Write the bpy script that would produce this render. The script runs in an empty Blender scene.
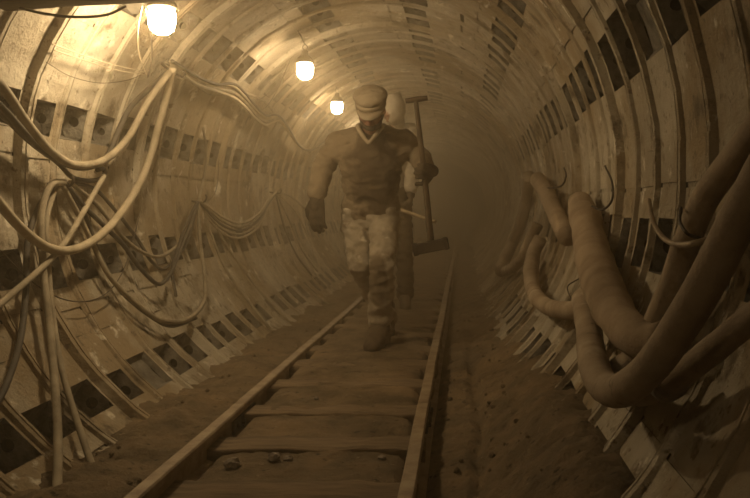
import bpy, bmesh, math, random
from mathutils import Vector, Matrix, Euler, noise
random.seed(7)
scene = bpy.context.scene
COL = scene.collection
F = 850.0; U0, V0 = 463.0, 209.0; CAMZ = 0.84
R = 1.35; CX = -0.635; CZ = 0.989          # tunnel lining: radius and axis

# ---------------------------------------------------------------- helpers
def P(u, v, Y):
    return Vector(((u-U0)/F*Y, Y, CAMZ-(v-V0)/F*Y))
def W(u, v, dr=0.06):
    """point on the lining (dr inside of it) seen in that direction"""
    dx, dz = (u-U0)/F, -(v-V0)/F
    cz = CZ-CAMZ; r = R-dr
    a = dx*dx+dz*dz; b = -2*(dx*CX+dz*cz); c = CX*CX+cz*cz-r*r
    Y = (-b+math.sqrt(b*b-4*a*c))/(2*a)
    return Vector((dx*Y, Y, CAMZ+dz*Y))
def tag(o, label=None, cat=None, group=None, kind=None):
    if label: o['label'] = label
    if cat: o['category'] = cat
    if group: o['group'] = group
    if kind: o['kind'] = kind
    return o
def empty(name, loc, label, cat, group=None):
    o = bpy.data.objects.new(name, None); COL.objects.link(o)
    o.location = loc; o.empty_display_size = .1
    o.matrix_world = Matrix.Translation(loc)
    return tag(o, label, cat, group)
def link(name, me, mat, parent=None, smooth=True, base=None):
    if base is not None:
        me.transform(Matrix.Translation(-Vector(base)))
    elif parent is not None:
        me.transform(Matrix.Translation(-world_loc(parent)))
    o = bpy.data.objects.new(name, me); COL.objects.link(o)
    if base is not None: o.location = base
    for m in (mat if isinstance(mat, (list, tuple)) else [mat]): me.materials.append(m)
    if smooth:
        for p in me.polygons: p.use_smooth = True
    if parent is not None: o.parent = parent
    return o
def world_loc(o):
    l = Vector(o.location)
    while o.parent: o = o.parent; l = l+Vector(o.location)
    return l
def bm_mesh(bm, name='m'):
    me = bpy.data.meshes.new(name); bmesh.ops.recalc_face_normals(bm, faces=bm.faces[:])
    bm.to_mesh(me); bm.free(); return me
def obj(name, bm, mat, parent=None, smooth=True, base=None):
    return link(name, bm_mesh(bm, name), mat, parent, smooth, base)
def spline(pts, step=0.03):
    pts = [Vector(p) for p in pts]
    if len(pts) < 3:
        n = max(2, int((pts[1]-pts[0]).length/step)); return [pts[0].lerp(pts[1], i/n) for i in range(n+1)]
    q = [pts[0]*2-pts[1]]+pts+[pts[-1]*2-pts[-2]]; out = []
    for i in range(1, len(q)-2):
        a, b, c, d = q[i-1:i+3]; n = max(2, int((c-b).length/step))
        for k in range(n):
            t = k/n
            out.append(0.5*((2*b)+(c-a)*t+(2*a-5*b+4*c-d)*t*t+(3*b-a-3*c+d)*t**3))
    out.append(pts[-1]); return out
def frames(path):
    n = len(path); T = [(path[min(i+1, n-1)]-path[max(i-1, 0)]).normalized() for i in range(n)]
    up = Vector((0, 0, 1)) if abs(T[0].z) < .9 else Vector((1, 0, 0))
    N = [(up-T[0]*up.dot(T[0])).normalized()]
    for i in range(1, n):
        v = N[-1]-T[i]*N[-1].dot(T[i]); N.append(v.normalized())
    return T, N
def add_tube(bm, pts, r, seg=10, step=0.03, rough=0.0, flat=None, smooth=True, seed=0):
    """r: number or list along the points; flat=(vector, ratio) squashes the section along that direction"""
    path = spline(pts, step) if smooth else [Vector(p) for p in pts]
    T, N = frames(path); rings = []; n = len(path)
    for i, p in enumerate(path):
        t = i/(n-1)
        if isinstance(r, (list, tuple)):
            f = t*(len(r)-1); k = min(int(f), len(r)-2); rr = r[k]*(1-(f-k))+r[k+1]*(f-k)
        else: rr = r
        B = T[i].cross(N[i]); ring = []
        for s in range(seg):
            a = 2*math.pi*s/seg
            d = N[i]*math.cos(a)+B*math.sin(a)
            if flat:
                fv = Vector(flat[0]).normalized(); c = d.dot(fv); d = d-fv*c*(1-flat[1])
            q = rr
            if rough: q = rr*(1+rough*noise.noise((p+d*rr)*9+Vector((seed, 0, 0))))
            ring.append(bm.verts.new(p+d*q))
        rings.append(ring)
    for i in range(n-1):
        for s in range(seg):
            bm.faces.new((rings[i][s], rings[i][(s+1) % seg], rings[i+1][(s+1) % seg], rings[i+1][s]))
    for rg in (rings[0][::-1], rings[-1]):
        bm.faces.new(rg)
    return bm
def add_box(bm, c, s, rot=None, bev=0.0):
    r = bmesh.ops.create_cube(bm, size=1.0); vs = r['verts']
    M = Matrix.Translation(c) @ (rot.to_matrix().to_4x4() if rot else Matrix()) @ Matrix.Diagonal((s[0], s[1], s[2], 1))
    bmesh.ops.transform(bm, matrix=M, verts=vs)
    if bev:
        es = list({e for v in vs for e in v.link_edges})
        bmesh.ops.bevel(bm, geom=es, offset=bev, segments=2, affect='EDGES', profile=.6)
def add_ell(bm, c, r, rot=None, seg=20):
    q = bmesh.ops.create_uvsphere(bm, u_segments=seg, v_segments=seg//2+2, radius=1)['verts']
    M = Matrix.Translation(c) @ (rot.to_matrix().to_4x4() if rot else Matrix()) @ Matrix.Diagonal((r[0], r[1], r[2], 1))
    bmesh.ops.transform(bm, matrix=M, verts=q)
def add_cap(bm, p, q, r1, r2, seg=16):
    """tapered capsule"""
    p, q = Vector(p), Vector(q); d = q-p; L = d.length; d.normalize()
    M = d.to_track_quat('Z', 'Y').to_matrix(); rings = []
    prof = []
    for k in range(1, 6):
        a = -math.pi/2+k*math.pi/2/6; prof.append((r1*math.cos(a), r1*math.sin(a)))
    prof.append((r1, 0)); prof.append((r2, L))
    for k in range(1, 6):
        a = k*math.pi/2/6; prof.append((r2*math.cos(a), L+r2*math.sin(a)))
    a0 = bm.verts.new(p-d*r1); a1 = bm.verts.new(q+d*r2)
    for rr, z in prof:
        rings.append([bm.verts.new(p+M @ Vector((rr*math.cos(2*math.pi*s/seg), rr*math.sin(2*math.pi*s/seg), z))) for s in range(seg)])
    for i in range(len(rings)-1):
        for s in range(seg):
            bm.faces.new((rings[i][s], rings[i][(s+1) % seg], rings[i+1][(s+1) % seg], rings[i+1][s]))
    for s in range(seg):
        bm.faces.new((a0, rings[0][(s+1) % seg], rings[0][s])); bm.faces.new((a1, rings[-1][s], rings[-1][(s+1) % seg]))
def add_lathe(bm, prof, c, seg=20, axis=(0, 0, 1)):
    """prof: list of (r, z)"""
    M = Vector(axis).to_track_quat('Z', 'Y').to_matrix(); rings = []
    for rr, z in prof:
        rings.append([bm.verts.new(Vector(c)+M @ Vector((max(rr, 1e-4)*math.cos(2*math.pi*s/seg), max(rr, 1e-4)*math.sin(2*math.pi*s/seg), z))) for s in range(seg)])
    for i in range(len(rings)-1):
        for s in range(seg):
            bm.faces.new((rings[i][s], rings[i][(s+1) % seg], rings[i+1][(s+1) % seg], rings[i+1][s]))
    bm.faces.new(rings[0][::-1]); bm.faces.new(rings[-1])
def melt(bm, voxel, smooth=4, wr=0.0, freq=14.0, stretch=(1, 1, 1), seed=0):
    """fuse overlapping solids into ONE continuous smooth surface, with cloth wrinkles"""
    me = bm_mesh(bm); o = bpy.data.objects.new('tmp', me); COL.objects.link(o)
    m = o.modifiers.new('r', 'REMESH'); m.mode = 'VOXEL'; m.voxel_size = voxel
    s = o.modifiers.new('s', 'SMOOTH'); s.iterations = smooth; s.factor = .5
    dg = bpy.context.evaluated_depsgraph_get(); dg.update()
    out = bpy.data.meshes.new_from_object(o.evaluated_get(dg)); bpy.data.objects.remove(o)
    if wr:
        nr = [v.normal.copy() for v in out.vertices]
        for v, n in zip(out.vertices, nr):
            c = Vector((v.co.x*stretch[0], v.co.y*stretch[1], v.co.z*stretch[2]))*freq+Vector((seed*3.1, 0, 0))
            a = 1-abs(noise.noise(c))*2.2
            b = noise.noise(c*2.3)
            v.co += n*(a*.7+b*.4)*wr
    return out

# ---------------------------------------------------------------- materials
def mat(name, base, rough=.85, var=None, *a_, spots=None, **k_):
    m = mat0(name, base, rough, var, *a_, **k_)
    if spots:
        nt = m.node_tree; n = nt.nodes; L = nt.links; b = n['Principled BSDF']; col = b.inputs['Base Color'].links[0].from_socket
        tc = n.new('ShaderNodeTexCoord')
        for (c, rad, sc, amt) in spots:
            mp = n.new('ShaderNodeVectorMath'); mp.operation = 'SUBTRACT'; L.new(tc.outputs['Object'], mp.inputs[0]); mp.inputs[1].default_value = c
            ms = n.new('ShaderNodeVectorMath'); ms.operation = 'DIVIDE'; L.new(mp.outputs[0], ms.inputs[0]); ms.inputs[1].default_value = rad
            ln = n.new('ShaderNodeVectorMath'); ln.operation = 'LENGTH'; L.new(ms.outputs[0], ln.inputs[0])
            nz = n.new('ShaderNodeTexNoise'); nz.inputs['Scale'].default_value = 9; nz.inputs['Detail'].default_value = 6; L.new(tc.outputs['Object'], nz.inputs['Vector'])
            ad = n.new('ShaderNodeMath'); ad.operation = 'MULTIPLY_ADD'; L.new(nz.outputs['Fac'], ad.inputs[0]); ad.inputs[1].default_value = 1.6; L.new(ln.outputs['Value'], ad.inputs[2])
            rp = n.new('ShaderNodeValToRGB'); rp.color_ramp.elements[0].position = .0; rp.color_ramp.elements[1].position = 1
            mr = n.new('ShaderNodeMapRange'); L.new(ad.outputs[0], mr.inputs['Value']); mr.inputs['From Min'].default_value = 1.65; mr.inputs['From Max'].default_value = 1.95; mr.inputs['To Min'].default_value = amt; mr.inputs['To Max'].default_value = 0
            mx = n.new('ShaderNodeMixRGB'); L.new(mr.outputs[0], mx.inputs['Fac']); L.new(col, mx.inputs[1]); mx.inputs[2].default_value = (*sc, 1); col = mx.outputs['Color']
            n.remove(rp)
        L.new(col, b.inputs['Base Color'])
    return m
def mat0(name, base, rough=.85, var=None, scale=6, bump=.0, bscale=40, metal=0, stretch=None, patch=None, detail=6):
    m = bpy.data.materials.new(name); m.use_nodes = True; nt = m.node_tree; n = nt.nodes; L = nt.links
    b = n['Principled BSDF']; b.inputs['Roughness'].default_value = rough; b.inputs['Metallic'].default_value = metal
    b.inputs['Specular IOR Level'].default_value = .25
    tc = n.new('ShaderNodeTexCoord'); src = tc.outputs['Object']
    if stretch:
        mp = n.new('ShaderNodeMapping'); mp.inputs['Scale'].default_value = stretch; L.new(src, mp.inputs['Vector']); src = mp.outputs['Vector']
    def nz(sc, det=detail, rg=.6):
        t = n.new('ShaderNodeTexNoise'); t.inputs['Scale'].default_value = sc; t.inputs['Detail'].default_value = det
        t.inputs['Roughness'].default_value = rg; L.new(src, t.inputs['Vector']); return t.outputs['Fac']
    col = None
    if var:
        cr = n.new('ShaderNodeValToRGB'); L.new(nz(scale), cr.inputs['Fac'])
        cr.color_ramp.elements[0].position = .32; cr.color_ramp.elements[0].color = (*var, 1)
        cr.color_ramp.elements[1].position = .62; cr.color_ramp.elements[1].color = (*base, 1)
        col = cr.outputs['Color']
    else: b.inputs['Base Color'].default_value = (*base, 1)
    if patch and col:
        for (pc, ps, lo, hi) in patch:
            r2 = n.new('ShaderNodeValToRGB'); L.new(nz(ps, 5, .65), r2.inputs['Fac'])
            r2.color_ramp.elements[0].position = lo; r2.color_ramp.elements[0].color = (0, 0, 0, 1)
            r2.color_ramp.elements[1].position = hi; r2.color_ramp.elements[1].color = (1, 1, 1, 1)
            mx = n.new('ShaderNodeMixRGB'); L.new(r2.outputs['Color'], mx.inputs['Fac']); L.new(col, mx.inputs[1]); mx.inputs[2].default_value = (*pc, 1)
            col = mx.outputs['Color']
    if col: L.new(col, b.inputs['Base Color'])
    if bump:
        bp = n.new('ShaderNodeBump'); bp.inputs['Strength'].default_value = bump; bp.inputs['Distance'].default_value = .02
        L.new(nz(bscale, 8, .7), bp.inputs['Height']); L.new(bp.outputs['Normal'], b.inputs['Normal'])
    return m
M = {}
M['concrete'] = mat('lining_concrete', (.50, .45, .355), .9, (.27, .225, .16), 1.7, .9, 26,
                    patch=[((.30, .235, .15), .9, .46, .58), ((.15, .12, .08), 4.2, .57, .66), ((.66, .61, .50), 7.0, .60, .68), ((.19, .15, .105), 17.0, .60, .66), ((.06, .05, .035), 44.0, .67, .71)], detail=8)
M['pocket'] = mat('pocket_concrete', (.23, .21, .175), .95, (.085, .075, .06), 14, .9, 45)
M['hole'] = mat('bolt_hole', (.03, .027, .022), 1)
M['dirt'] = mat('packed_dirt', (.19, .14, .085), .95, (.09, .068, .042), 5.2, 1.0, 30,
                patch=[((.25, .175, .10), 1.6, .52, .68), ((.27, .21, .14), 30, .64, .70), ((.04, .03, .02), 22, .60, .68)])
M['stone'] = mat('stone', (.30, .26, .21), .9, (.18, .15, .12), 12, .6, 30)
M['rail'] = mat('dusty_rail', (.33, .26, .17), .6, (.17, .12, .08), 9, .3, 40, metal=.2)
M['sleeper'] = mat('dusty_timber', (.22, .16, .10), .9, (.11, .08, .05), 5, .6, 20, stretch=(1, 6, 6))
M['cable_grey'] = mat('dusty_cable', (.33, .28, .20), .8, (.18, .15, .105), 9, .2, 40)
M['cable_light'] = mat('pale_dusty_cable', (.46, .39, .28), .8, (.30, .25, .17), 7, .2, 40)
M['cable_dark'] = mat('dark_rubber_cable', (.075, .065, .05), .7, (.035, .03, .025), 9, .2, 40)
M['wire'] = mat('thin_wire', (.10, .08, .06), .6, metal=.3)
M['wire_light'] = mat('thin_pale_wire', (.45, .38, .27), .6)
M['hose'] = mat('dusty_rubber_hose', (.36, .285, .20), .85, (.22, .165, .11), 6, .35, 30, patch=[((.46, .38, .28), 4, .56, .7), ((.10, .075, .05), 13, .62, .72)])
M['canvas'] = mat('dusty_canvas_duct', (.40, .31, .215), .9, (.24, .18, .12), 6, .7, 34)
M['iron'] = mat('dark_iron', (.07, .055, .04), .65, (.04, .03, .022), 14, .3, 30, metal=.5)
M['tin'] = mat('lamp_tin', (.16, .12, .08), .6, (.10, .075, .05), 12, .2, 30, metal=.4)
M['board'] = mat('old_board', (.10, .075, .045), .85, (.05, .038, .024), 6, .4, 20, stretch=(1, 6, 6))
M['skin'] = mat('dusty_skin', (.30, .15, .10), .7, (.20, .10, .065), 14, .1, 60)
M['hair'] = mat('dark_beard', (.06, .045, .032), .9, (.03, .025, .02), 40, .5, 90)
M['jacket'] = mat('grimy_jacket', (.27, .21, .14), .95, (.17, .13, .085), 5, .7, 40, spots=[((-.03, -.2, 1.10), (.17, .4, .30), (.085, .06, .038), .85)],
                  patch=[((.30, .24, .165), 3.5, .55, .7), ((.09, .06, .035), 7, .58, .72)])
M['trousers'] = mat('plaster_stained_trousers', (.44, .38, .29), .95, (.26, .21, .15), 6, .7, 36, spots=[((.0, -.2, .44), (.06, .4, .16), (.12, .085, .05), .8)],
                    patch=[((.14, .095, .055), 5.5, .56, .68), ((.66, .60, .48), 11, .60, .70)])
M['glove'] = mat('dark_glove', (.10, .075, .05), .9, (.05, .04, .028), 12, .5, 50)
M['boot'] = mat('dusty_boot', (.13, .095, .06), .85, (.07, .05, .035), 12, .4, 50)
M['sole'] = mat('boot_sole', (.05, .04, .03), .9)
M['cap'] = mat('dusty_cap', (.38, .31, .22), .95, (.27, .22, .155), 9, .3, 50)
M['collar'] = mat('pale_collar', (.37, .30, .21), .95, (.32, .26, .18), 12, .3, 50)
M['white_coat'] = mat('whitish_coat', (.46, .40, .31), .95, (.32, .27, .20), 8, .4, 40)
M['dark_cloth'] = mat('dark_work_trousers', (.11, .08, .05), .95, (.06, .045, .03), 8, .4, 40)
M['wood'] = mat('tool_wood', (.10, .07, .042), .7, (.06, .042, .026), 10, .2, 30)
M['pale_wood'] = mat('pale_wood', (.42, .33, .2), .7, (.30, .23, .14), 10, .2, 30)
def emis(name, col, s):
    m = bpy.data.materials.new(name); m.use_nodes = True; nt = m.node_tree
    nt.nodes.clear(); e = nt.nodes.new('ShaderNodeEmission'); o = nt.nodes.new('ShaderNodeOutputMaterial')
    e.inputs[0].default_value = (*col, 1); e.inputs[1].default_value = s; nt.links.new(e.outputs[0], o.inputs[0]); return m
LK = 1.78
M['glow'] = emis('glowing_lamp_glass', (1, .66, .31), 1000)

# ---------------------------------------------------------------- lining
PITCH = 0.34; Y_START = -0.68; NR = 84
ringj = [random.gauss(0, .5) for _ in range(NR+2)]
def lining(name, rows, amin, amax, RISE=.03):
    V = []; Fc = []; MI = []
    rnd = random.Random(int(sum(rows)))
    def pt(a, y, r):
        t = math.radians(a); V.append((CX+r*math.cos(t), y, CZ+r*math.sin(t))); return len(V)-1
    def quad(ps, mi=0):
        Fc.append(tuple(pt(*p) for p in ps)); MI.append(mi)
    for i in range(NR):
        y0 = Y_START+i*PITCH
        big = (abs((y0-3.4) % 1.7) < .02 or abs((y0-3.4) % 1.7) > 1.68) and y0 > 4.5 or abs(y0-3.74) < .02
        near = y0 < 16
        rise0 = .034 if big else RISE+rnd.uniform(-.3, .3)*RISE
        wr = .080 if big else .058+rnd.uniform(-.008, .010)
        for row in rows:
            c = row+ringj[i]*.6
            lo, hi = (row-15, row+15) if row not in (21, 225.5) else ((3, 33) if row == 21 else (213, 243))
            rise = rise0*({-42: 1.35, -12: 1.2}.get(row, 1) if not big else 1)
            h = (4.0 if row != 21 else 4.8)+rnd.uniform(-.6, .6)
            p0, p1 = c-h, c+h
            kind = rnd.random(); depth = .105 if kind > .10 else .03
            g = p1+4.6
            cuts = [lo, lo+3.6, lo+7.2, p0, c, p1, p1+2.3, g, g+.7]+([61.4+rnd.uniform(-.4, .8)] if row == 48 else [])+[hi]
            dj = rnd.uniform(-.006, .006)
            ya = y0+wr+.006; yb = y0+PITCH
            py0, py1 = ya+.012+rnd.uniform(0, .012), yb-.012-rnd.uniform(0, .02)
            for k in range(len(cuts)-1):
                a0, a1 = cuts[k], cuts[k+1]
                if a1 <= a0: continue
                if a1 < amin or a0 > amax: continue
                gro = .006 if k == 7 else 0
                crumb = row == 48 and k == 9 and rnd.random() < .6
                w0, w1 = wr*.14, wr*.43
                prof = [(y0, R-0), (y0+w0, R-rise), (y0+w1, R-rise-.002), (y0+w1+.004, R-rise+.014), (y0+w1+.009, R-rise+.014),
                        (y0+w1+.012, R-rise-.001), (y0+wr-w0*.8, R-rise+.002), (y0+wr+.006, R+dj+gro)]
                for q in range(len(prof)-1):
                    (ya_, ra), (yb_, rb) = prof[q], prof[q+1]
                    quad([(a0, ya_, ra), (a1, ya_, ra), (a1, yb_, rb), (a0, yb_, rb)])
                rp = R+dj+gro
                if k in (3, 4):      # pocket zone: margins before / after
                    quad([(a0, ya, rp), (a1, ya, rp), (a1, py0, rp), (a0, py0, rp)])
                    quad([(a0, py1, rp), (a1, py1, rp), (a1, yb, R), (a0, yb, R)])
                elif crumb:
                    quad([(a0, ya, rp+.03), (a1, ya, rp+.03), (a1, yb, R+.03), (a0, yb, R+.03)], 2)
                    quad([(a0, ya, rp), (a0, yb, R), (a0, yb, R+.03), (a0, ya, rp+.03)], 1)
                else:
                    quad([(a0, ya, rp), (a1, ya, rp), (a1, yb, R+gro), (a0, yb, R+gro)])
            # pocket itself, sides taper slightly
            rp = R+dj; rd = rp+depth; s = .9; sy = .010
            b0, b1 = p0+s, p1-s; z0, z1 = py0+sy, py1-sy
            if amin < c < amax:
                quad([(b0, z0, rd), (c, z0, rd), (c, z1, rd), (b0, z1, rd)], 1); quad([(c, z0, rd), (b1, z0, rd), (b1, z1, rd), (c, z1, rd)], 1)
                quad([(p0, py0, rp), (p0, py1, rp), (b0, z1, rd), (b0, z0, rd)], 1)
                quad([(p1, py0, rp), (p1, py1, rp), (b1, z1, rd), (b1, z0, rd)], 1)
                for (yo, yi, sgn) in ((py0, z0, -1), (py1, z1, 1)):
                    if depth < .05 or not near:
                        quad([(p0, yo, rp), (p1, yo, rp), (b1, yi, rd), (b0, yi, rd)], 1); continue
                    # side wall with a round bolt hole
                    n = 12; ca = c+rnd.uniform(-.5, .5); cr_ = rp+.055; hr = .022+rnd.uniform(-.002, .006)
                    def side(a, r):   # y on the tapered wall
                        return yo+(yi-yo)*(r-rp)/depth
                    outer = []; inner = []; deep = []
                    for k in range(n):
                        t = 2*math.pi*k/n; ct, st = math.cos(t), math.sin(t)
                        f = 1/max(abs(ct), abs(st)); ex, ez = ct*f, st*f
                        rr = rp+depth*(.5+.5*ez); tt = (rr-rp)/depth; hw = h-s*tt
                        outer.append((c+ex*hw, side(0, rr), rr))
                        rr2 = cr_+hr*st; aa = ca+math.degrees(hr*ct/R)
                        inner.append((aa, side(0, rr2), rr2)); deep.append((aa, side(0, rr2)+sgn*.03, rr2))
                    for k in range(n):
                        k2 = (k+1) % n
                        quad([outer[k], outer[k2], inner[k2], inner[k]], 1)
                        quad([inner[k], inner[k2], deep[k2], deep[k]], 2)
                    Fc.append(tuple(pt(*p) for p in deep)); MI.append(2)
    me = bpy.data.meshes.new(name); me.from_pydata(V, [], Fc); me.polygons.foreach_set('material_index', MI)
    bm = bmesh.new(); bm.from_mesh(me); bmesh.ops.remove_doubles(bm, verts=bm.verts[:], dist=.0004)
    # worn, uneven edges
    for v in bm.verts:
        if v.co.y < 14:
            k = noise.noise_vector(v.co*7.0)*.006+noise.noise_vector(v.co*23)*.003
            v.co += k
    bm.to_mesh(me); bm.free()
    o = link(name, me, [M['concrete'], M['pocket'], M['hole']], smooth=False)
    tag(o, kind='structure'); return o
lining('wall_right', [-42, -12, 21, 48], -57, 63, .015)
lining('ceiling', [78, 108], 63, 123, .012)
lining('wall_left', [138, 168, 198, 225.5], 123, 243, .014)

# ---------------------------------------------------------------- floor
XL, XR = -0.965, -0.170       # rail centre lines
def sstep(a, b, x):
    t = max(0, min(1, (x-a)/(b-a))); return t*t*(3-2*t)
def ground(x, y):
    h = -.095
    if XL < x < XR:
        e = min(x-XL, XR-x)
        fill = .062*sstep(2.2, 5.2, y)
        h += fill*sstep(.0, .06, e)+.014*sstep(.03, .15, e)
        h -= .03*(1-sstep(.02, .07, e))
    elif x <= XL:
        d = XL-x; h += .005+.01*sstep(.05, .35, d)-.02*sstep(.25, .5, d)
    else:
        d = x-XR; nearb = 1-sstep(3.0, 7.0, y)
        h += -.03*(1-sstep(.04, .12, d))+.02*sstep(.1, .25, d)+(.04+.17*nearb)*sstep(.20, .56, d)
        g = abs(x-(.060+.012*math.sin(y*2.1)+.02*noise.noise(Vector((0, y*3, 3)))))
        h -= .030*(1-sstep(.008, .035, g))*(1-sstep(5, 7, y))
    k = .42 if (XL < x < XR) else 1.0
    ed = sstep(.12, .4, XL-x)+sstep(.12, .4, x-XR)
    h += ed*(.045*noise.noise(Vector((x*2, y*1.6, 4)))+.03*abs(noise.noise(Vector((x*5, y*5, 9)))))
    v = Vector((x, y, 0))
    h += k*(.024*noise.noise(v*3.1)+.020*noise.noise(v*9)+.016*noise.noise(v*22)+.010*noise.noise(v*41))
    return h
bm = bmesh.new(); grid = []
ys = []; y = -.7
while y < 27.9:
    ys.append(y); y += .022 if y < 5 else (.05 if y < 9 else .16)
xs = [-1.80+.022*i for i in range(int(2.5/.022)+1)]
xs = [x for x in xs if x < .62]
grid = [[bm.verts.new((x, y, ground(x, y))) for x in xs] for y in ys]
for j in range(len(ys)-1):
    for i in range(len(xs)-1):
        bm.faces.new((grid[j][i], grid[j][i+1], grid[j+1][i+1], grid[j+1][i]))
tag(obj('floor', bm, M['dirt']), kind='structure')

# sleepers, half buried under the dirt
y = 2.74; ns = 0
ORD = 'first second third fourth fifth sixth seventh eighth ninth tenth eleventh twelfth'.split()
while y < 16:
    bm = bmesh.new(); zt = -.088+.045*sstep(2.2, 5.2, y)+.036
    rot = Euler((0, 0, random.uniform(-.02, .02)))
    add_box(bm, Vector((-.567, y, zt-.07)), (.84, .19, .11), rot, .012)
    bmesh.ops.subdivide_edges(bm, edges=[e for e in bm.edges if e.calc_length() > .5], cuts=18)
    for v in bm.verts: v.co += noise.noise_vector(v.co*8)*.012
    o = obj('railway_sleeper', bm, M['sleeper'], base=Vector((-.567, y, zt-.13)))
    tag(o, ('dust-covered timber sleeper half buried between the rails, %s from the camera' % ORD[ns]) if ns < 12 else 'faint far sleeper between the rails, lost in the haze beyond the workers', 'sleeper', 'timber sleepers under the track')
    y += .50+random.uniform(-.02, .02); ns += 1

# rails
def rail(x, label, seed):
    root = empty('rail', Vector((x, 0, -.12)), label, 'rail', None)
    prof = [(-.045, -.115), (.045, -.115), (.045, -.105), (.010, -.095), (.008, -.035), (.024, -.028), (.025, -.006), (.020, 0), (-.020, 0), (-.025, -.006), (-.024, -.028), (-.008, -.035), (-.010, -.095), (-.045, -.105)]
    joints = [-.6, 3.66+seed*.02, 9.6, 15.6, 27.5]
    for j in range(len(joints)-1):
        bm = bmesh.new(); yy = joints[j]; rings = []
        n = int((joints[j+1]-joints[j]-.008)/.15)
        for k in range(n+1):
            y = joints[j]+.004+(joints[j+1]-joints[j]-.008)*k/n
            dx = .010*noise.noise(Vector((seed, y*.35, 0)))+.004*noise.noise(Vector((seed, y*1.3, 2))); dz = .004*noise.noise(Vector((y*.5, seed, 5)))
            rings.append([bm.verts.new((x+px+dx, y, pz+dz)) for px, pz in prof])
        m = len(prof)
        for k in range(n):
            for s in range(m): bm.faces.new((rings[k][s], rings[k][(s+1) % m], rings[k+1][(s+1) % m], rings[k+1][s]))
        bm.faces.new(rings[0][::-1]); bm.faces.new(rings[-1])
        obj('rail_length', bm, M['rail'], root, smooth=False)
    for y in joints[1:3]:
        bm = bmesh.new()
        for s in (-1, 1): add_box(bm, Vector((x+s*.018, y, -.065)), (.012, .36, .055), None, .003)
        for dy in (-.13, -.05, .05, .13):
            for s in (-1, 1): add_lathe(bm, [(.012, 0), (.012, .012)], Vector((x+s*.024, y+dy, -.065)), 6, (s, 0, 0))
        obj('fishplate', bm, M['iron'], root, smooth=False)
    return root
rail(XL, 'dusty steel rail nearer the hanging cables, worn top, bolted in lengths', 1)
rail(XR, 'dusty steel rail nearer the hoses, running close to the right wall', 2)

# stones
def stone(x, y, s, label):
    bm = bmesh.new(); bmesh.ops.create_icosphere(bm, subdivisions=3, radius=s)
    sd = Vector((x*31, y*17, 0))
    for v in bm.verts:
        n = v.co.normalized(); v.co *= 1+.35*noise.noise(n*1.4+sd)+.12*noise.noise(n*4+sd); v.co.z *= .7
    z = ground(x, y)+s*.45
    bmesh.ops.translate(bm, verts=bm.verts[:], vec=(x, y, z))
    o = obj('stone', bm, M['stone'], base=Vector((x, y, z-s*.5)), smooth=False)
    tag(o, label, 'stone', None)
def onfloor(u, v, z=-.09):
    Y = F*(CAMZ-z)/(v-V0); return (u-U0)/F*Y, Y
for (u, v, s, l) in ((233, 472, .028, 'pale stone close beside the left rail, largest of three on the dirt'),
                     (273, 468, .024, 'grey stone in the middle of three lying near the left rail'),
                     (288, 467, .017, 'small dark stone furthest from the left rail of the three lying together'),
                     (382, 464, .014, 'small pale stone alone near the right rail'),
                     (316, 410, .012, 'small stone lying on dirt between the rails beyond the trio')):
    x, y = onfloor(u, v); stone(x, y, s, l)
rs = random.Random(5); npb = 0
while npb < 150:
    y = rs.uniform(2.3, 7.5); x = rs.choice([rs.uniform(-1.42, -1.02), rs.uniform(-.10, .22), rs.uniform(-.10, .25)])
    s = rs.uniform(.005, .013); npb += 1
    bm = bmesh.new(); bmesh.ops.create_icosphere(bm, subdivisions=1, radius=s)
    for v in bm.verts: v.co *= 1+.4*noise.noise(v.co*90+Vector((npb, 0, 0)))
    z = ground(x, y)+s*.3; bmesh.ops.translate(bm, verts=bm.verts[:], vec=(x, y, z))
    o = obj('dirt_clod', bm, M['dirt'], base=Vector((x, y, z-s*.5)), smooth=False)
    tag(o, 'small crumb of dirt lying on the ground outside the rails', 'dirt clod', 'dirt crumbs beside the track')

# ---------------------------------------------------------------- lamps
def lamp(pos, label, power, up=.02):
    x, y, z = pos
    root = empty('tunnel_lamp', Vector(pos)+Vector((0, 0, .10)), label, 'lamp', 'lamps along the upper left wall')
    g = .062
    bm = bmesh.new(); add_lathe(bm, [(.004, -.075), (.03, -.070), (g*.86, -.050), (g, -.015), (g, .02), (g*.85, .055), (.034, .066)], pos, 24)
    obj('lamp_glass', bm, emis('glowing_lamp_glass', (1, .735, .41), power*LK), root)
    bm = bmesh.new(); add_lathe(bm, [(.064, .050), (.070, .056), (.064, .075), (.046, .098), (.026, .112), (.022, .145), (.012, .150)], pos, 24)
    obj('lamp_cap', bm, M['tin'], root)
    bm = bmesh.new()
    add_tube(bm, [Vector(pos)+Vector(v) for v in ((0, 0, .148), (-.02, 0, .17), (0, 0, .195), (.02, 0, .17), (0, 0, .15))], .004, 6, .01)
    obj('hanging_loop', bm, M['iron'], root)
    # hook from the loop to the lining
    d = Vector((x-CX, 0, z+.19-CZ)); dn = d.normalized(); tip = Vector((CX, y, CZ))+dn*(R+.01)
    bm = bmesh.new(); add_tube(bm, [Vector(pos)+Vector((0, 0, .19)), (Vector(pos)+Vector((0, .0, .19))).lerp(tip, .5)+Vector((0, 0, .01)), tip], .005, 6, .02)
    obj('wall_hook', bm, M['iron'], root)
LP = [P(162, 19, 4.0), P(305, 70, 6.45), P(337, 107, 9.0)]
lamp(LP[0], 'glowing glass lamp nearest the camera, just under the dark overhead board', 165)
lamp(LP[1], 'glowing glass lamp under a tin cap, second from the camera', 75)
lamp(LP[2], 'glowing glass lamp just over the right shoulder of the walking worker', 60)
for k, y in enumerate((11.6, 14.2, 17.0, 20.0)):
    lamp(Vector((-1.33, y, 1.94)), ('glowing lamp far down the tunnel, hidden behind the worker, %s' % ('fourth from the camera', 'fifth from the camera', 'sixth from the camera', 'last one in the haze')[k]), 30)
lamp(Vector((-1.30, -.55, 1.95)), 'lamp of the same string on the left wall behind the viewpoint', 54)

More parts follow.
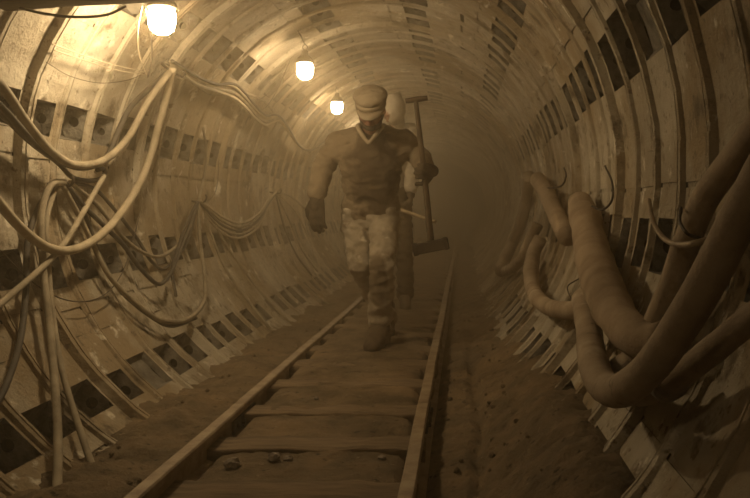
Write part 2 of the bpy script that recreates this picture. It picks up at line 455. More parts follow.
# overhead board
bm = bmesh.new()
a, b = P(0, 14, 3.2), P(240, 0, 3.2); d = (b-a); b2 = a+d*2.05; a2 = a-d*.05
mid = (a2+b2)/2+Vector((0, .06, .062)); ang = -math.atan2(d.z, d.x)
add_box(bm, mid, ((b2-a2).length, .14, .04), Euler((0, ang, 0)), .004)
bmesh.ops.subdivide_edges(bm, edges=[e for e in bm.edges if e.calc_length() > .5], cuts=24)
for v in bm.verts: v.co += noise.noise_vector(v.co*4)*.006
tag(obj('overhead_board', bm, M['board'], base=mid), 'dark old board wedged across the tunnel roof above the nearest lamp', 'board')

# ---------------------------------------------------------------- cables
def cable(name, pts, r, m, label, cat='cable', group=None, dr=.07, seg=9, jit=.0):
    pp = []
    for p in pts:
        if len(p) == 3: pp.append(W(p[0], p[1], p[2]))
        else: pp.append(W(p[0], p[1], dr))
    if jit: pp = [q+noise.noise_vector(q*3+Vector((jit*9, 0, 0)))*.02 for q in pp]
    bm = bmesh.new(); add_tube(bm, pp, r, seg, .025)
    o = obj(name, bm, M[m], base=pp[0]); return tag(o, label, cat, group)
G = 'cables draped on the left wall'
cable('hanging_cable', [(-40, 50), (0, 84), (28, 124), (52, 152), (76, 165), (104, 160), (128, 138), (148, 102), (170, 72)], .019, 'cable_grey',
      'thick cable looping from the left picture edge up to the hook, upper of the pair', group=G, dr=.13)
cable('hanging_cable', [(-40, 70), (0, 106), (30, 138), (58, 160), (84, 168), (106, 158), (118, 132), (130, 108), (150, 88), (171, 69)], .015, 'cable_dark',
      'dark cable sagging just beneath the thick one at the left picture edge', group=G, dr=.09)
cable('hanging_cable', [(173, 68), (168, 92), (158, 128), (150, 158), (136, 190), (112, 224), (84, 246), (56, 250), (30, 236), (0, 204), (-30, 160)], .021, 'cable_light',
      'pale thick cable hanging in the widest loop from the hook to the left picture edge', group=G, dr=.12)
cable('hanging_cable', [(-30, 80), (0, 112), (30, 142), (58, 163), (72, 177), (90, 181), (103, 177), (104, 169), (97, 170)], .012, 'cable_dark',
      'dark cable ending in a small curl at the middle of the near panels', group=G, dr=.075)
cable('hanging_cable', [(171, 70), (150, 98), (136, 122), (124, 148), (104, 162), (96, 172)], .012, 'cable_light',
      'pale cable running down from the hook beside the thick loop', group=G, dr=.06)
cable('hanging_cable', [(104, 176), (88, 204), (68, 238), (46, 264), (0, 304), (-20, 320)], .014, 'cable_grey',
      'straight cable crossing diagonally down to the left picture edge', group=G, dr=.10)
cable('hanging_cable', [(64, 182), (52, 184), (44, 200), (41, 222), (42, 246), (44, 280), (50, 330), (56, 400), (58, 450), (56, 520)], .016, 'cable_grey',
      'cable bent over the bracket and hanging straight down to the ground', group=G, dr=.085)
cable('hanging_cable', [(66, 184), (57, 188), (50, 204), (46, 226), (48, 260), (52, 310), (62, 370), (82, 436), (104, 500), (110, 530)], .013, 'cable_grey',
      'cable hanging beside the straight one and leaning right towards the ground', group=G, dr=.06)
cable('hanging_cable', [(56, 186), (40, 205), (28, 240), (26, 290), (20, 340), (6, 385), (-14, 420)], .013, 'cable_dark',
      'dark cable dropping from the bracket to the lower left corner', group=G, dr=.05)
cable('hanging_cable', [(66, 184), (84, 206), (104, 226), (124, 246), (140, 268), (158, 284), (170, 274), (180, 250), (190, 225), (198, 202)], .012, 'cable_dark',
      'dark cable in a V shaped sag between bracket and second hook', group=G, dr=.09)
cable('hanging_cable', [(62, 184), (78, 214), (92, 242), (108, 274), (132, 300), (160, 320), (186, 320), (203, 304), (205, 280), (200, 240), (198, 204)], .013, 'cable_grey',
      'cable hanging in the lowest deep loop below the second hook', group=G, dr=.08)
cable('hanging_cable', [(68, 186), (88, 222), (100, 256), (120, 290), (150, 316), (172, 326), (196, 318)], .011, 'cable_dark',
      'dark cable hugging the underside of the lowest loop', group=G, dr=.055)
cable('hanging_cable', [(70, 182), (98, 206), (122, 236), (142, 252), (162, 256), (182, 240), (192, 218), (199, 201)], .011, 'cable_grey',
      'cable in the shallow loop just under the middle of the near panels', group=G, dr=.07)
cable('hanging_cable', [(72, 182), (96, 190), (118, 214), (138, 240), (152, 262), (166, 268), (186, 244), (197, 206)], .010, 'cable_dark',
      'thin dark cable between the shallow loop and the V shaped sag', group=G, dr=.05)
# upper bundle running back from the first hook
for k, (off, r, m, l) in enumerate(((0, .016, 'cable_light', 'pale cable on top of the bundle running back under the second lamp'),
                        (5, .014, 'cable_grey', 'grey cable in the middle of the bundle running back under the second lamp'),
                        (10, .013, 'cable_light', 'pale cable at the bottom of the bundle running back under the second lamp'),
                        (-4, .010, 'cable_dark', 'dark cable lying over the bundle running back under the second lamp'))):
    cable('wall_cable', [(172, 62+off*.3), (196, 78+off*.6), (216, 86+off*.5), (234, 88+off), (246, 98+off), (256, 110+off*.9), (266, 118+off*.7), (278, 117+off*.4), (288, 128+off*.3), (300, 146), (312, 150), (324, 142)],
          r, m, l, group='bundled cables under the second lamp', dr=.07+.012*k)
cable('wall_cable', [(166, 62), (186, 76), (206, 92), (222, 94), (240, 92), (262, 100), (274, 112)], .010, 'cable_grey', 'short grey cable sagging from the first hook over to the bundle', group='bundled cables under the second lamp', dr=.05)
# second to third hook garlands
for k in range(5):
    l = ['topmost', 'second from the top', 'middle', 'fourth from the top', 'lowest'][k]
    cable('garland_cable', [(199, 200), (210, 208+k*3.2), (226, 219+k*4), (242, 223+k*3.6), (258, 214+k*3.2), (268, 200+k*2), (276, 192+k*.5)], .010, ('cable_light', 'cable_grey', 'cable_dark', 'cable_grey', 'cable_light')[k],
          'cable sagging between the second and third wall hooks, %s of five' % l, group='garland between second and third hook', dr=.09-.008*k)
for k, (pts, l) in enumerate((
        ([(202, 202), (212, 236), (226, 270), (246, 298), (268, 326)], 'cable slanting down from the second hook to the ground'),
        ([(204, 201), (222, 238), (242, 268), (264, 296), (290, 322)], 'cable slanting down right of the second hook, upper of two'),
        ([(278, 193), (296, 212), (308, 236), (320, 268)], 'cable slanting down from the third hook, furthest right'),
        ([(277, 194), (290, 222), (302, 250), (318, 272)], 'cable slanting down from the third hook, next to the furthest right'),
        ([(276, 195), (284, 226), (296, 254), (312, 276)], 'cable slanting down from the third hook, leftmost'),
        ([(203, 128), (206, 148), (205, 170), (199, 200)], 'short cable coming straight down onto the second hook'),
        ([(197, 202), (186, 224), (178, 248), (172, 270), (176, 296)], 'loose cable end hanging left of the second hook'),
        ([(278, 192), (290, 196), (300, 204), (312, 216), (326, 230)], 'thin cable leading from the third hook towards the worker'))):
    cable('drop_cable', pts, .0095, ('cable_grey', 'cable_grey', 'cable_light', 'cable_grey', 'cable_dark', 'cable_grey', 'cable_dark', 'cable_grey')[k], l, group='drop cables at the wall hooks', dr=.05+.006*k)
# thin wires
def wire(pts, r, m, l, dr=.05): return cable('thin_wire', pts, r, m, l, 'wire', 'thin wires on the left wall', dr, 6)
wire([(52, 44), (80, 54), (110, 64), (147, 72)], .003, 'wire_light', 'thin pale wire across the bright near panel, upper one', .07)
wire([(54, 50), (84, 60), (116, 70), (148, 75)], .003, 'wire_light', 'thin pale wire across the bright near panel, second one', .06)
wire([(46, 62), (70, 76), (100, 83), (128, 80), (147, 72)], .002, 'wire', 'thin dark wire sagging across the bright near panel')
wire([(142, 6), (138, 30), (139, 54), (147, 75)], .003, 'wire_light', 'pale wire loop hanging left of the nearest lamp', .2)
wire([(145, 8), (150, 30), (152, 55), (148, 77)], .0045, 'wire', 'dark wire loop hanging close to the nearest lamp', .2)
wire([(252, 113), (266, 107), (276, 92), (284, 74), (291, 58)], .004, 'wire', 'dark wire looping from the cable bundle up to the second lamp', .06)
wire([(248, 100), (262, 98), (276, 84), (286, 64)], .003, 'wire', 'thinner dark wire rising to the second lamp above the bundle', .05)
wire([(0, 250), (30, 280), (60, 298), (88, 301), (110, 290), (126, 264), (140, 214)], .003, 'wire', 'thin dark wire drooping across the lower near panels', .06)
wire([(303, 120), (308, 140), (314, 150)], .003, 'wire', 'thin dark wire under the third lamp', .05)
wire([(219, 160), (216, 190), (204, 206)], .003, 'wire', 'thin dark wire just right of the second hook', .04)
a = [P(20, 8, 3.28), P(46, 14, 3.24), P(75, 17, 3.23), P(106, 15, 3.23), P(126, 6, 3.25)]
bm = bmesh.new(); add_tube(bm, a, .0055, 8, .02)
tag(obj('overhead_wire', bm, M['cable_dark'], base=a[0]), 'dark wire drooping beneath the overhead board', 'wire')
# hooks and bracket
def hook(u, v, l, s=.05, m='iron'):
    p = W(u, v, .07); n = Vector((CX-p.x, 0, CZ-p.z)).normalized(); wv = p-n*.085
    bm = bmesh.new(); add_tube(bm, [wv, p-n*.01+Vector((0, 0, -.012)), p+n*s*.8+Vector((0, 0, -.014)), p+n*s*1.1+Vector((0, 0, .02)), p+n*s*.9+Vector((0, 0, .035))], .007, 8, .01)
    tag(obj('wall_hook', bm, M[m], base=wv), l, 'hook', 'iron hooks holding cables')
hook(171, 69, 'iron hook under the nearest lamp where the thick cables gather', .09)
hook(62, 183, 'iron hook on the near panels with cables bent over it')
hook(199, 200, 'second iron hook along the left wall, cable garland starts here')
hook(276, 192, 'third iron hook along the left wall, at the far end of the garland')

# ---------------------------------------------------------------- hoses on the right wall
def hose(name, pts, r, m, l, cat='hose', seg=18, rough=.06, flat=None, ends=None):
    def rad(i):
        if not isinstance(r, list): return r
        f = i/(len(pts)-1)*(len(r)-1); k = min(int(f), len(r)-2); return r[k]*(1-f+k)+r[k+1]*(f-k)
    pp = [W(p[0], p[1], max(p[2], rad(i)+.028)) for i, p in enumerate(pts)]; bm = bmesh.new()
    add_tube(bm, pp, r, seg, .025, rough, flat, seed=len(l))
    return tag(obj(name, bm, M[m], base=pp[0]), l, cat, 'hoses along the right wall'), pp
hose('thick_hose', [(800, 70, .13), (750, 138, .13), (724, 172, .13), (702, 205, .14), (686, 245, .13), (672, 288, .12), (656, 326, .10), (640, 356, .09), (616, 372, .08)], [.027, .030, .031, .033, .034, .036, .040, .040, .038], 'hose',
     'brown thick hose highest at the right picture edge, descending towards the wall')
hose('thick_hose', [(810, 80, .22), (762, 176, .22), (730, 236, .22), (704, 286, .22), (676, 332, .21), (650, 368, .20), (622, 390, .19), (602, 384, .18), (592, 356, .17), (589, 330, .15), (584, 300, .12)], [.031, .034, .036, .038, .040, .042, .045, .045, .045, .048, .050], 'hose',
     'brown thick hose in front, bent into a big U at the lower right')
hose('thick_hose', [(790, 290, .10), (752, 318, .10), (720, 344, .10), (690, 368, .10), (664, 384, .10), (640, 392, .09), (618, 384, .08)], [.026, .028, .030, .032, .035, .038, .040], 'hose',
     'dark brown hose lowest at the right picture edge, with a clamp')
o, pp = hose('canvas_duct', [(580, 204, .08), (586, 222, .10), (592, 250, .12), (602, 284, .14), (614, 312, .15), (632, 334, .14), (652, 342, .12), (672, 336, .10)], [.066, .078, .074, .078, .076, .070, .058, .05], 'canvas',
     'flattened canvas air duct hanging from the wall above the U bent hose', 'duct', 24, .12, ((.15, 1, .1), .45))
hose('bent_hose', [(541, 238, .08), (534, 252, .10), (531, 272, .11), (534, 292, .12), (545, 305, .12), (562, 310, .12), (580, 309, .10), (596, 300, .06)], [.050, .055, .052, .046, .045, .042, .04, .04], 'hose',
     'short brown hose bent into an L to the left of the canvas duct', rough=.05)
hose('hose_end', [(538, 180, .08), (546, 192, .11), (553, 208, .12), (560, 222, .11), (568, 236, .08)], [.066, .064, .060, .058, .060], 'canvas',
     'short stubby canvas hose slanting over the L bent hose', rough=.08)
hose('far_hose', [(529, 176, .07), (526, 200, .08), (521, 222, .10), (512, 244, .10), (504, 262, .12), (501, 271, .12)], .058, 'hose',
     'hose furthest down the tunnel, curving down along the right wall', rough=.05)
hose('far_hose', [(501, 272, .07), (512, 268, .10), (522, 258, .11), (530, 240, .10), (538, 224, .06)], .046, 'hose',
     'far hose with its lower end swinging up next to the L bent hose', rough=.05)
# clamp on low hose
c0, c1 = W(668, 381, .10), W(660, 386, .10)
bm = bmesh.new(); dd = (c1-c0).normalized(); add_tube(bm, [c0-dd*.02, c0+dd*.02], .0465, 20, .02, smooth=False)
add_box(bm, c0+Vector((-.03, -.02, .045)), (.03, .03, .02), None, .003)
tag(obj('hose_clamp', bm, M['stone'], base=c0), 'pale metal clamp around the lowest dark hose', 'clamp')
# band round the top of the canvas duct
def rod(name, pts, r, m, l, cat):
    pp = [W(*p) for p in pts]; bm = bmesh.new(); add_tube(bm, pp, r, 8, .012)
    tag(obj(name, bm, M[m], base=pp[0]), l, cat)
rod('hose_hook', [(649, 200, .10), (651, 212, .11), (656, 228, .13), (666, 240, .16), (682, 245, .20), (704, 241, .17), (716, 236, .02)], .0075, 'rail', 'bent iron rod hook reaching under the highest thick hose', 'hook')
rod('hose_tie', [(681, 208, .18), (680, 222, .20), (688, 234, .20), (700, 238, .12)], .004, 'iron', 'dark wire tie wrapped over the highest thick hose', 'wire')
rod('hose_hook', [(564, 168, .03), (566, 176, .09), (561, 186, .12), (548, 188, .12), (538, 187, .12), (535, 178, .12)], .006, 'iron', 'small bent iron hook above the stubby canvas hose', 'hook')
rod('duct_tie', [(605, 166, .04), (612, 182, .05), (612, 200, .07), (602, 210, .09), (592, 206, .12)], .005, 'iron', 'dark wire tie holding up the top of the canvas duct', 'wire')
rod('loop_wire', [(580, 278, .03), (568, 286, .05), (570, 296, .05), (578, 304, .04)], .0035, 'iron', 'thin wire loop on the wall left of the canvas duct', 'wire')

# ---------------------------------------------------------------- people
def hand(root_name, parent, wrist, fdir, palmn, curl, m, s=1.0, side=1, thumb_curl=.6):
    """glove: palm + five fingers. fdir: direction wrist to knuckles, palmn: palm normal (fingers curl towards it)"""
    f = Vector(fdir).normalized(); pn = Vector(palmn); pn = (pn-f*pn.dot(f)).normalized(); sd = f.cross(pn)*side
    w = Vector(wrist); bm = bmesh.new()
    for k in range(4):
        o = (k-1.5)*.019*s
        add_cap(bm, w+sd*o*.7+f*.012*s, w+sd*o+f*.085*s, .019*s, .0150*s, 10)
    add_cap(bm, w-f*.02*s, w+f*.03*s, .034*s, .034*s, 12)
    for k, (ln, rr) in enumerate(((.074, .0115), (.084, .012), (.078, .0115), (.060, .0105))):
        p = w+sd*(1.5-k)*.0215*s+f*.088*s; a = curl*.6
        for j, fr in enumerate((.45, .32, .26)):
            d = f*math.cos(a)+pn*math.sin(a); q = p+d*ln*fr*s
            add_cap(bm, p, q, rr*s*(1-.06*j), rr*s*(.95-.08*j), 10); p = q; a += curl
    p = w+sd*.032*s+f*.022*s; a = .75
    for j, (ln, rr) in enumerate(((.040, .0155), (.034, .013), (.028, .012))):
        d = (sd*math.cos(a)*.8+f*math.sin(a)+pn*(.25+thumb_curl*j*.7)).normalized(); q = p+d*ln*s
        add_cap(bm, p, q, rr*s, rr*.92*s, 10); p = q; a += .35
    me = melt(bm, .0045, 2)
    return link(root_name, me, M[m], parent)
def boot(parent, ankle, toe, s=1.0, lift=0.0, name='boot'):
    a = Vector(ankle); t = Vector(toe); d = (t-a); d.z = 0; d.normalize(); heel = Vector((a.x, a.y, t.z))-d*.045*s+Vector((0, 0, lift))
    bm = bmesh.new()
    add_cap(bm, a+Vector((0, 0, .07)), a, .050*s, .052*s)
    add_cap(bm, a, heel+Vector((0, 0, .045)), .052*s, .046*s)
    add_cap(bm, a+d*.02-Vector((0, 0, .01)), t+Vector((0, 0, .045))-d*.09*s, .054*s, .046*s)
    add_cap(bm, t+Vector((0, 0, .042))-d*.10*s, t+Vector((0, 0, .036))-d*.035*s, .048*s, .040*s)
    add_cap(bm, heel+Vector((0, 0, .045)), t+Vector((0, 0, .040))-d*.06*s, .044*s, .042*s)
    me = melt(bm, .009, 3, .003, 30)
    b = link(name, me, M['boot'], parent)
    sv = d.cross(Vector((0, 0, 1)))
    bm = bmesh.new(); n = 18; top = []; bot = []
    for k in range(n):
        an = 2*math.pi*k/n; ww = .045 if math.cos(an) < 0 else .050
        c = heel.lerp(t, .5); L2 = (t-heel).length/2+.012
        p = c+(t-heel).normalized()*math.cos(an)*L2+sv*math.sin(an)*ww*s
        top.append(bm.verts.new(p+Vector((0, 0, .026)))); bot.append(bm.verts.new(p))
    for k in range(n): bm.faces.new((bot[k], bot[(k+1) % n], top[(k+1) % n], top[k]))
    bm.faces.new(top); bm.faces.new(bot[::-1])
    link('boot_sole', bm_mesh(bm), M['sole'], b, smooth=False)
    return b
def head_solid(bm, c, rot, s=1.0):
    """face looks along local -Y"""
    def T(v): return Vector(c)+rot.to_matrix() @ (Vector(v)*s)
    add_ell(bm, T((0, .012, .030)), (.078*s, .098*s, .092*s), rot)
    add_ell(bm, T((0, -.020, -.030)), (.062*s, .072*s, .078*s), rot)
    add_cap(bm, T((0, -.052, -.088)), T((0, -.030, -.075)), .024*s, .04*s)
    add_cap(bm, T((0, -.098, .004)), T((0, -.112, -.028)), .010*s, .0155*s)      # nose
    for sx in (-1, 1):
        add_cap(bm, T((sx*.012, -.092, .022)), T((sx*.050, -.078, .020)), .012*s, .011*s)   # brow
        add_ell(bm, T((sx*.076, .008, -.012)), (.012*s, .022*s, .034*s), rot)               # ear
        add_ell(bm, T((sx*.040, -.068, -.022)), (.026*s, .022*s, .020*s), rot)              # cheek
        add_ell(bm, T((sx*.031, -.083, .002)), (.013*s, .010*s, .008*s), rot)               # eye
    add_cap(bm, T((-.020, -.088, -.055)), T((.020, -.088, -.055)), .0085*s, .0085*s)          # lips
def person(name, base, label, J, st):
    root = empty(name, base, label, 'person')
    # one continuous body
    bm = bmesh.new(); rot = st['head_rot']
    head_solid(bm, J['head'], rot)
    add_cap(bm, J['neck'], Vector(J['head'])+Vector((0, .03, -.05)), .056, .052)
    add_cap(bm, J['chest'], J['neck'], .12, .06); add_cap(bm, J['waist'], J['chest'], .12, .13)
    for s in ('l', 'r'):
        add_cap(bm, J['chest']+(J['sh'+s]-J['chest'])*.6+Vector((0, 0, .0)), J['sh'+s], .07, .055)
        add_cap(bm, J['sh'+s], J['el'+s], .050, .040); add_cap(bm, J['el'+s], J['wr'+s], .038, .027)
        add_cap(bm, J['wr'+s], J['wr'+s]+(J['wr'+s]-J['el'+s]).normalized()*.03, .027, .026)
        add_cap(bm, J['waist'], J['hip'+s], .11, .09)
        add_cap(bm, J['hip'+s], J['kn'+s], .082, .056); add_cap(bm, J['kn'+s], J['an'+s], .052, .036)
    link('body', melt(bm, .008, 3), M['skin'], root)
    # trousers
    bm = bmesh.new()
    add_ell(bm, J['waist']+Vector((0, 0, -.06)), (.165, .13, .14))
    for s in ('l', 'r'):
        w = st['leg']
        add_cap(bm, J['waist']+(J['hip'+s]-J['waist'])*.7, J['hip'+s]+Vector((0, 0, -.03)), .13, .115*w)
        add_cap(bm, J['hip'+s], J['kn'+s], .105*w, .086*w); add_cap(bm, J['kn'+s], J['an'+s]+Vector((0, 0, .035)), .084*w, .082*w)
    link('trousers', melt(bm, .010, 4, st['wr']*1.2, 12, (.8, .8, 1.2), 3), M[st['trousers']], root)
    # jacket
    bm = bmesh.new(); jw = st['jw']
    ch, ws = J['chest'], J['waist']
    add_ell(bm, ch+Vector((0, .02, .0)), (.205*jw, .15, .20))
    add_ell(bm, (ch+ws)/2+Vector((0, .0, .02)), (.185*jw, .145, .20))
    add_ell(bm, ws+Vector((0, 0, -.005)), (.186*jw, .158, .155))
    add_cap(bm, ch, J['neck']+Vector((0, .02, -.02)), .14, .075)
    add_ell(bm, J['neck']+Vector((0, .14, -.035)), (.15, .10, .095))
    for s in ('l', 'r'):
        add_cap(bm, J['neck']+Vector((0, .09, -.03)), J['sh'+s], .075, .070)
        add_cap(bm, ch, J['sh'+s]+Vector((0, 0, -.04)), .12, .076)
        add_cap(bm, J['sh'+s], J['el'+s], .074, .066); add_cap(bm, J['el'+s], J['wr'+s], .066, .054)
    jk = link('jacket', melt(bm, .010, 4, st['wr'], 13, (.8, .8, 1.5), 1), M[st['jacket']], root)
    # cuffs
    for s in ('l', 'r'):
        d = (J['wr'+s]-J['el'+s]).normalized(); bm = bmesh.new()
        add_lathe(bm, [(.042, -.03), (.053, -.026), (.055, .0), (.053, .022), (.044, .026)], J['wr'+s], 20, d)
        link('cuff', bm_mesh(bm), M[st['jacket']], jk)
    return root, jk

Yb = 5.45
J = dict(head=P(371, 109.5, 5.10), neck=P(371, 130, 5.24), chest=P(371, 160, 5.36), waist=P(371, 205, 5.50),
         shl=P(338, 143, 5.36), shr=P(404, 141, 5.36), ell=P(323, 168, 5.42), elr=P(420, 157, 5.40),
         wrl=P(317, 193, 5.28), wrr=P(424, 166, 5.10),
         hipl=P(357, 220, 5.50), hipr=P(384, 220, 5.48), knl=P(360, 262, 5.42), knr=P(383, 262, 5.24),
         anl=P(386, 303, 5.86), anr=P(380, 326, 5.40))
J['anl'].z = .05
st = dict(head_rot=Euler((.62, 0, 0)), leg=.90, wr=.013, trousers='trousers', jacket='jacket', jw=1.0)
foot = Vector((J['anr'].x, 5.40, 0)); gz = -.034
foot.z = gz
man, jk = person('person', foot, 'worker in pale cap, grimy jacket and stained trousers walking forward, head bowed', J, st)
an = J['anr']; an.z = gz+.115
boot(man, an, Vector((an.x-.035, an.y-.27, gz-.0)), 1.28)
al = J['anl']; boot(man, al+Vector((0, 0, .06)), Vector((al.x+.02, al.y-.15, gz+.005)), 1.2, lift=.07)
# right-hand glove hanging, left-hand glove around the handle
d = Vector((0.01, -.05, -1))
hand('glove', man, J['wrl']+Vector((0, -.005, -.035)), d, (.35, .9, 0), .38, 'glove', 1.3, -1)
ht, hb = P(415.5, 99, 5.02), P(431, 243, 5.02)          # sledge handle ends
hax = (hb-ht).normalized()
gp = ht.lerp(hb, .52)
w = gp+Vector((.018, .10, .015))
hand('glove', man, gp+Vector((.045, .065, .02)), Vector((-.25, -1.0, -.05)), (-1, .1, 0), .95, 'glove', 1.12, 1, .9)
bm = bmesh.new(); add_cap(bm, J['wrr'], gp+Vector((.040, .085, .02)), .046, .040)
link('glove_cuff', melt(bm, .008, 2), M['glove'], man)
# collar, buttons, pocket
def front(v): return Vector(v)
nk = J['neck']
bm = bmesh.new(); add_tube(bm, [nk+Vector((-.075, .03, .035)), nk+Vector((-.075, -.055, .015)), nk+Vector((-.045, -.115, -.035)), nk+Vector((0.0, -.135, -.095))], [.014, .015, .015, .010], 8, .015)
add_tube(bm, [nk+Vector((.0, -.135, -.095)), nk+Vector((.045, -.115, -.035)), nk+Vector((.075, -.055, .015)), nk+Vector((.075, .03, .035))], [.010, .015, .015, .014], 8, .015)
add_tube(bm, [nk+Vector((-.075, .03, .035)), nk+Vector((0, .085, .045)), nk+Vector((.075, .03, .035))], .014, 8, .015)
tag(link('collar', melt(bm, .006, 2), M['collar'], jk), 'pale collar of the jacket')
# cap: crown, band, visor
rt = Euler((.62, 0, 0)); Rm = rt.to_matrix(); hc = J['head']
def H(v): return hc+Rm @ Vector(v)
cap = None
bm = bmesh.new()
add_ell(bm, H((0, .012, .085)), (.103, .116, .046), rt, 28); add_ell(bm, H((0, .012, .060)), (.092, .108, .055), rt, 28)
cap = link('cap', melt(bm, .007, 4, .004, 22, (1, 1, 1), 8), M['cap'], man)
bm = bmesh.new(); ring = []
for k in range(32):
    a_ = 2*math.pi*k/32; ring.append(((.090)*math.cos(a_), .012+.108*math.sin(a_)))
vv = [[bm.verts.new(H((x*s_, (y_-.012)*s_+.012, z_))) for x, y_ in ring] for z_, s_ in ((.028, 1.0), (.026, 1.03), (.060, 1.05), (.062, 1.0))]
for i in range(4):
    for k in range(32): bm.faces.new((vv[i][k], vv[i][(k+1) % 32], vv[(i+1) % 4][(k+1) % 32], vv[(i+1) % 4][k]))
link('cap_band', bm_mesh(bm), M['collar'], cap)
bm = bmesh.new(); tp = []; bt = []
n = 16
for layer, dz in ((tp, .004), (bt, -.004)):
    inn = []; out = []
    for k in range(n+1):
        a_ = math.radians(205+130*k/n); cx_, sy_ = math.cos(a_), math.sin(a_)
        inn.append(bm.verts.new(H((.088*cx_, .012+.106*sy_, .032+dz))))
        e = .055*math.sin(math.pi*k/n)**.6
        out.append(bm.verts.new(H(((.090+e*.25)*cx_, .012+(.108+e)*sy_, .024+dz-e*.25))))
    layer += [inn, out]
for k in range(n):
    bm.faces.new((tp[0][k], tp[0][k+1], tp[1][k+1], tp[1][k])); bm.faces.new((bt[0][k], bt[1][k], bt[1][k+1], bt[0][k+1]))
    bm.faces.new((tp[1][k], tp[1][k+1], bt[1][k+1], bt[1][k])); bm.faces.new((tp[0][k], bt[0][k], bt[0][k+1], tp[0][k+1]))
bm.faces.new((tp[0][0], tp[1][0], bt[1][0], bt[0][0])); bm.faces.new((tp[0][n], bt[0][n], bt[1][n], tp[1][n]))
link('cap_visor', bm_mesh(bm), M['cap'], cap)
# beard and back hair
bm = bmesh.new()
add_ell(bm, H((0, -.052, -.082)), (.046, .040, .030), rt)
for s in (-1, 1): add_cap(bm, H((s*.064, -.006, -.03)), H((s*.040, -.052, -.078)), .014, .02)
tag(link('beard', melt(bm, .006, 3, .003, 60), M['hair'], man), 'short dark beard')
bm = bmesh.new(); add_ell(bm, H((0, .045, .0)), (.080, .075, .060), rt)
link('hair', melt(bm, .007, 3, .003, 60), M['hair'], man)

# sledge hammer
sh = empty('sledgehammer', hb+Vector((0, 0, -.05)), 'long handled sledgehammer held upright head down in the walking worker\'s hand', 'hammer')
bm = bmesh.new(); add_tube(bm, [ht, ht.lerp(hb, .5)+Vector((.004, 0, 0)), hb], [.014, .017, .021], 12, .04)
link('handle', bm_mesh(bm), M['wood'], sh)
g0, g1 = P(405.5, 101, 5.02), P(427.5, 98, 5.02)
bm = bmesh.new(); add_tube(bm, [g0, (g0+g1)/2, g1], [.015, .018, .015], 14, .015); link('grip', bm_mesh(bm), M['wood'], sh)
e0, e1 = P(413.5, 250, 5.02), P(448, 243, 5.02); dv = e1-e0; ang = math.atan2(dv.z, dv.x)
bm = bmesh.new(); c = (e0+e1)/2
add_box(bm, c, (dv.length, .062, .066), Euler((0, -ang, 0)), .010)
for q, sg in ((e0, -1), (e1, 1)):
    add_box(bm, q+dv.normalized()*sg*-.012, (.03, .070, .074), Euler((0, -ang, 0)), .008)
link('hammer_head', bm_mesh(bm), M['iron'], sh, smooth=False)

# second worker, mostly behind the first
Y2 = 7.35; gz2 = -.034
J2 = dict(head=P(393, 110, 7.25), neck=P(393, 128, 7.36), chest=P(390, 148, 7.40), waist=P(388, 186, 7.45),
          shl=P(365, 132, 7.40), shr=P(412, 132, 7.40), ell=P(358, 160, 7.45), elr=P(414, 162, 7.45),
          wrl=P(360, 184, 7.3), wrr=P(411, 188, 7.25),
          hipl=P(378, 200, 7.45), hipr=P(400, 200, 7.43), knl=P(376, 245, 7.5), knr=P(404, 248, 7.32),
          anl=P(378, 285, 7.85), anr=P(405, 297, 7.42))
st2 = dict(head_rot=Euler((.75, 0, -.7)), leg=.86, wr=.016, trousers='dark_cloth', jacket='white_coat', jw=.95)
man2, jk2 = person('person', Vector((J2['anr'].x, 7.42, gz2)), 'second worker in whitish coat, hood and dark trousers, mostly hidden behind the first', J2, st2)
a2 = J2['anr']; a2.z = gz2+.115; boot(man2, a2, Vector((a2.x+.02, a2.y-.20, gz2)))
a3 = J2['anl']; a3.z = gz2+.16; boot(man2, a3, Vector((a3.x, a3.y-.16, gz2+.005)), lift=.05)
hand('glove', man2, J2['wrl']+Vector((0, 0, -.03)), (0, -.1, -1), (1, 0, 0), .5, 'glove', 1.05, -1)
hand('glove', man2, J2['wrr']+Vector((0, -.01, -.03)), (0, -.3, -1), (-1, 0, 0), .95, 'glove', 1.05, 1, .9)
bm = bmesh.new(); h2 = J2['head']; add_ell(bm, h2+Vector((0, .01, .01)), (.108, .130, .135)); add_cap(bm, h2+Vector((0, .07, -.02)), J2['neck']+Vector((0, .05, 0)), .09, .10); add_cap(bm, h2+Vector((.02, .03, .06)), h2+Vector((.035, .08, .135)), .07, .03)
# opening for the face
me = melt(bm, .009, 4, .006, 14, (1, 1, 1), 5); b2 = bmesh.new(); b2.from_mesh(me)
kill = [f for f in b2.faces if (f.calc_center_median()-(h2+Vector((-.075, -.10, -.07)))).length < .055]
bmesh.ops.delete(b2, geom=kill, context='FACES'); b2.to_mesh(me); b2.free()
link('hood', me, M['white_coat'], man2)
q0, q1 = P(392, 207, 7.15), P(436, 222, 6.95)
bm = bmesh.new(); add_tube(bm, [q0, (q0+q1)/2, q1], .015, 10, .03); 
o = obj('wooden_pole', bm, M['pale_wood'], base=q0); tag(o, 'pale wooden pole end held low by the second worker', 'pole')

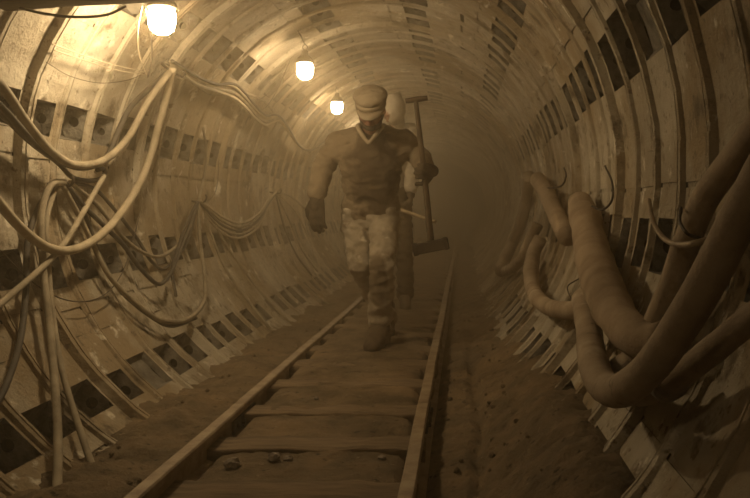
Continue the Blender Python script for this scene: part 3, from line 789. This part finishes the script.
# ---------------------------------------------------------------- dust haze
def haze(name, x0, x1, y0, y1, z0, z1, dens, label, col=(.95, .80, .55), g=.6):
    bm = bmesh.new(); add_box(bm, Vector(((x0+x1)/2, (y0+y1)/2, (z0+z1)/2)), (x1-x0, y1-y0, z1-z0))
    m = bpy.data.materials.new(name); m.use_nodes = True; nt = m.node_tree; nt.nodes.clear()
    v = nt.nodes.new('ShaderNodeVolumePrincipled') if False else nt.nodes.new('ShaderNodeVolumeScatter')
    ab = nt.nodes.new('ShaderNodeVolumeAbsorption'); ad = nt.nodes.new('ShaderNodeAddShader')
    o = nt.nodes.new('ShaderNodeOutputMaterial')
    v.inputs['Color'].default_value = (*col, 1); v.inputs['Density'].default_value = dens; v.inputs['Anisotropy'].default_value = g
    ab.inputs['Color'].default_value = (.8, .55, .25, 1); ab.inputs['Density'].default_value = dens*.25
    nt.links.new(v.outputs[0], ad.inputs[0]); nt.links.new(ab.outputs[0], ad.inputs[1]); nt.links.new(ad.outputs[0], o.inputs['Volume'])
    ob = obj(name, bm, m, smooth=False); tag(ob, label, 'haze', kind='stuff'); return ob
haze('dust_haze', -2.4, 1.2, -1.0, 4.4, -.4, 2.7, .027, 'thin brown dust in the air of the near tunnel')
haze('dust_haze', -2.4, 1.2, 4.4, 29, -.4, 2.7, .084, 'dense brown dust hanging in the tunnel around and beyond the workers')

# ---------------------------------------------------------------- world, camera, view
w = bpy.data.worlds.new('world'); scene.world = w; w.use_nodes = True
w.node_tree.nodes['Background'].inputs[0].default_value = (.02, .014, .007, 1); w.node_tree.nodes['Background'].inputs[1].default_value = .3
cd = bpy.data.cameras.new('camera'); cam = bpy.data.objects.new('camera', cd); COL.objects.link(cam); scene.camera = cam
cam.location = (0, 0, CAMZ); cam.rotation_euler = (math.pi/2, 0, 0)
cd.sensor_fit = 'HORIZONTAL'; cd.sensor_width = 36; cd.lens = F/750*36; cd.clip_start = .05; cd.clip_end = 200
cd.shift_x = -(U0-375)/750; cd.shift_y = -(249-V0)/750
vs = scene.view_settings; vs.view_transform = 'Standard'; vs.look = 'None'; vs.gamma = 1; vs.exposure = 0.0; vs.use_curve_mapping = False
scene.cycles.max_bounces = 6; scene.cycles.diffuse_bounces = 3; scene.cycles.volume_bounces = 1
scene.cycles.use_denoising = True
